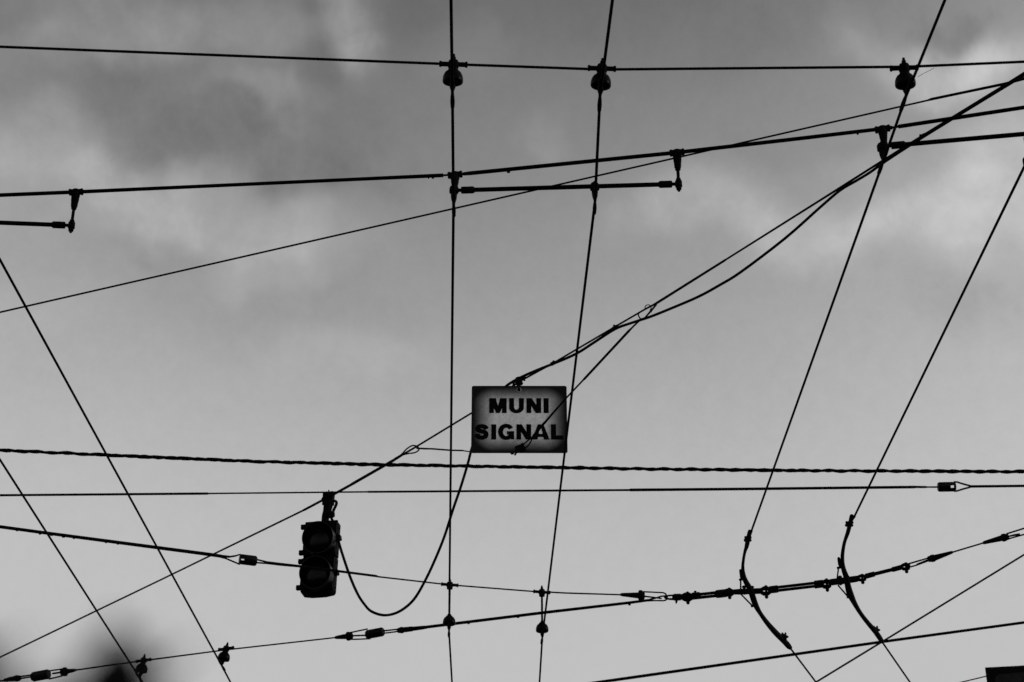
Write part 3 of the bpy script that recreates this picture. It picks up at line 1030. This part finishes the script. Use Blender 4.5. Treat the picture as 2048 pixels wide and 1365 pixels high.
# --- two-section traffic signal
SGY = mA.y
topc = aty(650, 1046, SGY)
s = m(topc, 1)
c2 = Vector((-topc.x, -topc.y, 0)).normalized()
YAW = 18
perp = Vector((-c2.y, c2.x, 0))
if perp.x > 0:
    perp = -perp
fn = (c2 * math.cos(R(YAW)) + perp * math.sin(R(YAW))).normalized()      # the way the lenses face
sx = Vector((-fn.y, fn.x, 0))
if sx.x < 0:
    sx = -sx
TILT = R(-1.2)
uz = (Zv * math.cos(TILT) + sx * math.sin(-TILT)).normalized()
sx = (sx - uz * sx.dot(uz)).normalized()
fn = sx.cross(uz)
if fn.y > 0:
    fn = -fn
HW, HD, HH = .240, .085, .262
O = Vector((topc.x, topc.y, topc.z)) + sx * (-.012) - uz * .012
sig = thing('traffic_signal', 'black two-section traffic signal hanging from the messenger wire', 'traffic signal', O)


def sec(z0, z1, inset, y0, y1):
    poly_ = rrect(HW - 2 * inset, y1 - y0, .018, 4)
    return [(x, y + (y0 + y1) / 2) for x, y in poly_], z0, z1


body = MB()
for k in range(2):
    z1 = -k * HH
    z0 = z1 - HH + .004
    pl, _, _ = sec(0, 0, 0, -HD / 2, HD / 2)
    pin, _, _ = sec(0, 0, .008, -HD / 2 + .006, HD / 2 - .006)
    n = len(pl)
    rings = [(pin, z1), (pl, z1 - .006), (pl, z0 + .006), (pin, z0)]
    base = len(body.v)
    for ring, z in rings:
        for x, y in ring:
            body.v.append(O + sx * x + fn * y + uz * z)
    body.f.append(tuple(base + i for i in range(n)))
    body.f.append(tuple(base + 3 * n + i for i in reversed(range(n))))
    for q in range(3):
        for i in range(n):
            j = (i + 1) % n
            body.f.append((base + q * n + i, base + q * n + j, base + (q + 1) * n + j, base + (q + 1) * n + i))
# flat top plate and a curved floor
body.prism(rrect(HW * .98, .026, .004, 2), O - uz * .006 + fn * (HD / 2 - .012), sx, uz, fn, 0, .012)
bot = [(-HW / 2 + .004, 0), (-HW / 2 + .012, -.012), (-HW * .2, -.022), (HW * .2, -.022), (HW / 2 - .012, -.012), (HW / 2 - .004, 0)]
body.prism(bot, O - uz * (2 * HH - .006), sx, uz, fn, -HD / 2 + .008, HD / 2 - .004)
body.build('housing', HOUSE, sig, smooth=False)
for k in range(2):
    zc = -k * HH - HH / 2 + .002
    C = O + uz * zc
    V0 = C - uz * .027 + sx * .008
    door = MB()
    door.prism(rrect(HW - .006, HH - .018, .02, 5), C, sx, uz, fn, HD / 2 - .002, HD / 2 + .016)
    dr = door.build('door', HOUSE, sig, smooth=False)
    # hinges at left, latch at right
    for zz in (.098, -.098):
        h = MB().box(C - sx * (HW / 2 + .008) + uz * zz + fn * (HD / 2), sx, fn, uz, (.017, .013, .0155))
        h.lathe(C - sx * (HW / 2 + .016) + uz * (zz - .016) + fn * (HD / 2), uz, [(0, .007), (.032, .007)], 8)
        h.build('hinge', HOUSE, dr, smooth=False)
    h = MB().box(C + sx * (HW / 2 + .010) + uz * .006 + fn * (HD / 2 - .02), sx, fn, uz, (.013, .02, .016))
    h.lathe(C + sx * (HW / 2 + .014) + uz * .006 + fn * (HD / 2 - .02), fn, [(-.03, .010), (.026, .010), (.03, .007)], 8)
    h.build('latch', HOUSE, dr, smooth=False)
    for zz in (.09, -.1):
        MB().lathe(C + sx * (HW / 2 - .002) + uz * zz, sx, [(0, .007), (.007, .0065), (.009, .003)], 6).build('screw_head', HOUSE, sig)
    # visor: open tube, longer above than below
    vis = MB()
    n = 40
    R0, R1 = .113, .109
    VL = .095
    base = len(vis.v)
    Fc = V0 + fn * (HD / 2 + .014)
    for rr, dep in ((R0 + .003, 0.0), (R0, None), (R1, None), (R1, .0)):
        for i in range(n):
            a = 2 * PI * i / n
            d = dep if dep is not None else VL * (0.55 + 0.45 * (0.5 + 0.5 * math.sin(a)))
            vis.v.append(Fc + sx * math.cos(a) * rr + uz * math.sin(a) * rr + fn * d)
    for q in range(3):
        for i in range(n):
            j = (i + 1) % n
            vis.f.append((base + q * n + i, base + q * n + j, base + (q + 1) * n + j, base + (q + 1) * n + i))
    vis.build('visor', VISOR, sig)
    ln = MB()
    prof = [(.0005, .107), (.016, .101), (.034, .085), (.048, .058), (.055, .03), (.057, .0005)]
    ln.lathe(Fc, fn, prof, 40)
    ln.build('lens', GLASS, sig)
# hanger of the signal
mb = MB()
M0 = mA
s = m(M0, 1)
md_ = (at(706, 967.5, MZ) - at(610, 1019.5, MZ)).normalized()
mb.lathe(M0 - md_ * 9 * s, md_, [(0, 5 * s), (1 * s, 7 * s), (16 * s, 7 * s), (18 * s, 5 * s)], 10)
mb.box(aty(657, 998, SGY), sx, fn, uz, (10.5 * s, 7 * s, 13 * s))
for (x, y, w, h) in ((649.5, 988, 3, 7), (657.5, 984, 3, 7), (665, 986, 3, 6)):
    mb.lathe(aty(x, y - h / 2, SGY), -Zv, [(0, w * s * .4), (h * s, w * s * .5), (14 * s, w * s * .5)], 7)
mb.lathe(aty(646.5, 996, SGY), -Zv, [(0, 2.5 * s), (1 * s, 3.6 * s), (6 * s, 3.6 * s), (7 * s, 2 * s)], 8)
mb.lathe(aty(647.5, 1006, SGY), -Zv, [(0, 2.5 * s), (1 * s, 3.4 * s), (4 * s, 3.4 * s), (5 * s, 2 * s)], 8)
mb.build('span_clamp', STEEL, sig)
pts = [aty(x, y, SGY) for x, y in ((657, 1004), (656, 1014), (654, 1023), (651.5, 1031), (650.5, 1040), (650, 1050))]
MB().ring_tube(crs(pts, 3), [10 * s, 10 * s, 9.6 * s, 9.2 * s, 9 * s, 8.6 * s, 8.2 * s, 8 * s, 7.8 * s, 7.6 * s, 7.6 * s, 7.6 * s, 7.6 * s, 7.6 * s, 7.6 * s, 7.6 * s][:16], 12).build('hanger_arm', STEEL, sig)
c = aty(661, 1029.5, SGY - .02)
MB().lathe(c - sx * 9 * s, sx, [(0, 5 * s), (2 * s, 8 * s), (14 * s, 7 * s), (16.5 * s, 6 * s), (17 * s, 3 * s)], 10).build('cable_gland', STEEL, sig)
pts = [aty(x, y, SGY - .01) for x, y in ((664, 1004), (670, 1002.4), (673, 1006), (671.5, 1012), (668, 1019), (665.5, 1026))]
MB().ring_tube(crs(pts, 4), 3 * s, 8).build('drip_loop', RUBBER, sig)

# ------------------------------------------------------------------ black panel at the lower right
d = ray(1970, 1336.5)
tpl = CAM + d * (7.0 / d.y)
rx = Vector((math.cos(R(-14)), math.sin(R(-14)), 0))
ny = Vector((rx.y, -rx.x, 0))
pw, ph = .62, .46
root = thing('sign_board', 'plain black board on a post, only its upper left corner showing', 'sign', Vector((tpl.x + rx.x * pw / 2, tpl.y + rx.y * pw / 2, 0)))
O2 = tpl + rx * pw / 2 - Zv * ph / 2
# the top edge sags a little
pl = [(-pw / 2, -ph / 2), (pw / 2, -ph / 2), (pw / 2, ph / 2 - .004), (pw * .2, ph / 2 - .0085), (-pw * .1, ph / 2 - .0075), (-pw * .3, ph / 2 - .0045), (-pw / 2, ph / 2)]
MB().prism(pl, O2, rx, Zv, ny, -.02, .006).build('board', PANEL, root, smooth=False)
mb = MB()
mb.prism(rrect(pw * .9, ph * .86, .02, 5), O2, rx, Zv, ny, .0055, .009)
mb.build('face_plate', mat('dull_black_face', .012, .6, .1, var=.6, scale=30), root, smooth=False)
MB().lathe(Vector((O2.x, O2.y + .05, 0)), Zv, [(0, .05), (.02, .05), (.03, .036), (O2.z + .1, .034)], 16).build('post', STEEL, root)

# ------------------------------------------------------------------ plant close to the lens (out of focus)
def close(px, py, dist):
    return CAM + ray(px, py).normalized() * dist


TIPS = [((234, 1252), .262, 1.3), ((262, 1330), .27, 1.1), ((172, 1340), .262, 1.1), ((-55, 1290), .262, 1.5), ((96, 1378), .27, 1.0)]
base = close(215, 1500, .27)
foot = Vector((base.x, base.y, 0))
plant = thing('shrub', 'slender dark shrub close to the lens, its leafy tips blurred at the lower left', 'plant', foot)
stems, leaves = MB(), MB()


def leaf(P0, dirv, nrm, L_, wv, blunt=False):
    side = dirv.cross(nrm).normalized()
    nn = side.cross(dirv).normalized()
    b0 = len(leaves.v)
    prof = [(0, .08), (.15, .6), (.4, 1), (.65, .85), (.85, .45), (1, .03)]
    if blunt:
        prof = [(0, .45), (.25, .9), (.5, 1), (.7, .93), (.88, .62), (1, .12)]
    for u_, w_ in prof:
        c_ = P0 + dirv * L_ * u_ - nn * (.12 * L_ * u_ * u_)
        leaves.v += [c_ - side * wv * w_, c_ + nn * wv * .22 * w_, c_ + side * wv * w_]
    for u_ in range(len(prof) - 1):
        for h_ in range(2):
            i0 = b0 + u_ * 3 + h_
            leaves.f.append((i0, i0 + 1, i0 + 4, i0 + 3))


for (tx, ty), dist, wide in TIPS:
    T_ = close(tx, ty, dist)
    pts = [foot + Vector((random.uniform(-.01, .01), random.uniform(-.01, .01), 0))]
    for k in range(1, 12):
        t = k / 12
        pts.append(foot.lerp(T_, t) + Vector((math.sin(t * 7 + tx) * .02, math.cos(t * 6 + tx) * .02, 0)) * (1 - t))
    pts.append(T_)
    q = crs(pts, 3)
    stems.ring_tube(q, [.0016 + .003 * (1 - i / len(q)) for i in range(len(q))], 6)
    up_ = (q[-1] - q[-3]).normalized()
    for k in range(3):
        leaf(T_ - up_ * (.017 + .009 * k) * wide, up_, -FW, .017 * wide, .0047 * wide * (1 + .12 * k), True)
    for k in range(46):
        t = (k + 1) / 46
        c_ = q[-1].lerp(q[-7], t)
        ang = k * 2.4
        h = Vector((math.cos(ang), math.sin(ang), 0))
        d_ = (h * .55 + Zv * .85).normalized()
        leaf(c_ - d_ * .006, d_, h.cross(Zv).cross(d_) + Zv * .2, random.uniform(.012, .02) * (1 + 1.2 * t), random.uniform(.003, .0045) * (1 + t))
stems.build('stem', PLANT, plant)
leaves.build('foliage', PLANT, plant)

# ------------------------------------------------------------------ ground
gm = MB()
gm.v = [Vector((-2500, -2500, 0)), Vector((2500, -2500, 0)), Vector((2500, 2500, 0)), Vector((-2500, 2500, 0))]
gm.f = [(0, 1, 2, 3)]
g_ = gm.build('ground', ASPHALT, smooth=False)
g_['kind'] = 'structure'
g_['label'] = 'grey asphalt street below the wires'

# ------------------------------------------------------------------ light and sky
SUN_EL, SUN_AZ = 15.0, 98.0
sd = bpy.data.lights.new('sun', 'SUN')
sun = bpy.data.objects.new('sun', sd)
col.objects.link(sun)
sd.energy = 1.0
sd.angle = R(10)
sd.color = (1, 1, 1)
sv = Vector((math.sin(R(SUN_AZ)) * math.cos(R(SUN_EL)), math.cos(R(SUN_AZ)) * math.cos(R(SUN_EL)), math.sin(R(SUN_EL))))
sun.rotation_euler = sv.to_track_quat('Z', 'Y').to_euler()
sun.location = sv * 50

w = bpy.data.worlds.new('World')
sc.world = w
w.use_nodes = True
nt = w.node_tree
L = nt.links
bg = nt.nodes['Background']
sky = nd('ShaderNodeTexSky', sky_type='NISHITA')
sky.sun_disc = False
sky.sun_elevation = R(SUN_EL)
sky.sun_rotation = R(SUN_AZ)
sepc = nd('ShaderNodeSeparateColor')
L.new(sky.outputs[0], sepc.inputs[0])
# red channel of the sky through the shoulder of a black-and-white film
SKY_GAIN, SKY_POW, SKY_CAP = 1.72, 5.2, 0.53
base = mth('MULTIPLY', mth('SUBTRACT', 1.0, mth('POWER', 2.71828, mth('MULTIPLY', mth('POWER', sepc.outputs[0], SKY_POW), -SKY_GAIN))), SKY_CAP)

# clouds placed in the sky by azimuth and elevation
tc = nd('ShaderNodeTexCoord')
sp = nd('ShaderNodeSeparateXYZ')
L.new(tc.outputs['Generated'], sp.inputs[0])
az = mth('ARCTAN2', sp.outputs['X'], sp.outputs['Y'])
el = mth('ARCSINE', sp.outputs['Z'])
cmb = nd('ShaderNodeCombineXYZ')
L.new(az, cmb.inputs[0])
L.new(el, cmb.inputs[1])


def noise(scale, detail, rough, off, dist=0.0):
    mp = nd('ShaderNodeMapping')
    mp.inputs['Location'].default_value = off
    L.new(cmb.outputs[0], mp.inputs['Vector'])
    n = nd('ShaderNodeTexNoise')
    n.inputs['Scale'].default_value = scale
    n.inputs['Detail'].default_value = detail
    n.inputs['Roughness'].default_value = rough
    n.inputs['Distortion'].default_value = dist
    L.new(mp.outputs[0], n.inputs['Vector'])
    return n


w1 = noise(12, 6, .5, (3.1, 1.7, 0))
w2 = noise(12, 6, .5, (8.3, 5.2, 0))
u = mth('ADD', az, mth('MULTIPLY', mth('SUBTRACT', w1.outputs['Fac'], .5), .12))
v = mth('ADD', el, mth('MULTIPLY', mth('SUBTRACT', w2.outputs['Fac'], .5), .085))


def ae(px, py):
    d = ray(px, py).normalized()
    return math.atan2(d.x, d.y), math.asin(d.z)


BLOBS = [  # px, py, rx, ry, strength
    (330, 45, 330, 85, .50), (690, 55, 62, 85, .72), (590, 40, 45, 30, -.25), (60, 305, 140, 80, .34), (250, 350, 110, 42, .38), (470, 435, 230, 65, .34), (300, 420, 130, 55, .14),
    (540, 525, 120, 55, .17), (30, 400, 120, 80, .12), (490, 200, 105, 38, .36), (1080, 285, 70, 28, .18), (130, 110, 110, 40, .15), (110, 215, 70, 40, .22),
    (1375, 425, 125, 78, .42), (1640, 460, 190, 55, .34), (1870, 440, 190, 90, .38), (2010, 330, 130, 90, .38), (1965, 120, 150, 70, .72), (1800, 80, 90, 45, .30), (1730, 30, 60, 40, .12),
    (720, 725, 160, 38, .10), (940, 120, 70, 50, .15), (1700, 330, 120, 40, .12), (1930, 15, 70, 30, -.25),
    (300, 150, 140, 30, -.12), (290, 210, 130, 55, -.20), (590, 165, 80, 35, -.18), (540, 300, 260, 50, -.27), (680, 230, 120, 40, -.12), (800, 300, 100, 60, -.10),
    (40, 10, 130, 45, -.34), (820, 45, 80, 70, -.10), (60, 175, 100, 35, -.10),
    (340, 500, 90, 40, -.12), (560, 620, 240, 60, -.08), (1550, 290, 130, 50, -.06), (1400, 10, 480, 110, -.12), (1960, 620, 160, 60, -.12),
    (40, 600, 120, 60, .05),
]
tot = None
for (px, py, rx_, ry_, amp) in BLOBS:
    a0, e0 = ae(px, py)
    a1, _ = ae(px + rx_, py)
    _, e1 = ae(px, py - ry_)
    ra, re = abs(a1 - a0), abs(e1 - e0)
    qx = mth('MULTIPLY', mth('SUBTRACT', u, a0), 1 / ra)
    qy = mth('MULTIPLY', mth('SUBTRACT', v, e0), 1 / re)
    q = mth('ADD', mth('MULTIPLY', qx, qx), mth('MULTIPLY', qy, qy))
    gs = mth('MULTIPLY', mth('POWER', 2.71828, mth('MULTIPLY', mth('POWER', q, 1.5), -0.8)), amp)
    tot = gs if tot is None else mth('ADD', tot, gs)
# break the clouds up with finer billows
fb = noise(24, 10, .62, (1.3, 9.1, 0), .3)
fb2 = noise(7, 4, .5, (5.5, 2.2, 0))
mod = mth('ADD', .85, mth('MULTIPLY', mth('SUBTRACT', fb.outputs['Fac'], .5), 2.2))
tot = mth('MULTIPLY', tot, mod)
tot = mth('ADD', tot, mth('MULTIPLY', mth('SUBTRACT', fb2.outputs['Fac'], .5), .12))
fine = noise(110, 12, .8, (7.7, 3.3, 0))
tot = mth('ADD', tot, mth('MULTIPLY', mth('SUBTRACT', fine.outputs['Fac'], .5), .24))
# clouds thin out towards the bright haze near the horizon
fade = nd('ShaderNodeMapRange')
fade.inputs['From Min'].default_value = R(20)
fade.inputs['From Max'].default_value = R(29)
fade.inputs['To Min'].default_value = .25
fade.inputs['To Max'].default_value = 1.0
L.new(el, fade.inputs['Value'])
tot = mth('MULTIPLY', tot, fade.outputs['Result'])
lum = mth('MULTIPLY', base, mth('MAXIMUM', mth('ADD', 1.0, tot), .25))
lum = mth('MULTIPLY', lum, 10.0)
cc = nd('ShaderNodeCombineColor')
for i in range(3):
    L.new(lum, cc.inputs[i])
L.new(cc.outputs[0], bg.inputs['Color'])
bg.inputs['Strength'].default_value = 0.1

sc.view_settings.view_transform = 'Standard'
sc.view_settings.look = 'None'
sc.view_settings.exposure = 0
sc.view_settings.gamma = 1
sc.render.engine = 'CYCLES'
sc.cycles.max_bounces = 2
sc.render.filter_size = 1.3
for o in sc.objects:
    if '_o' in o:
        del o['_o']
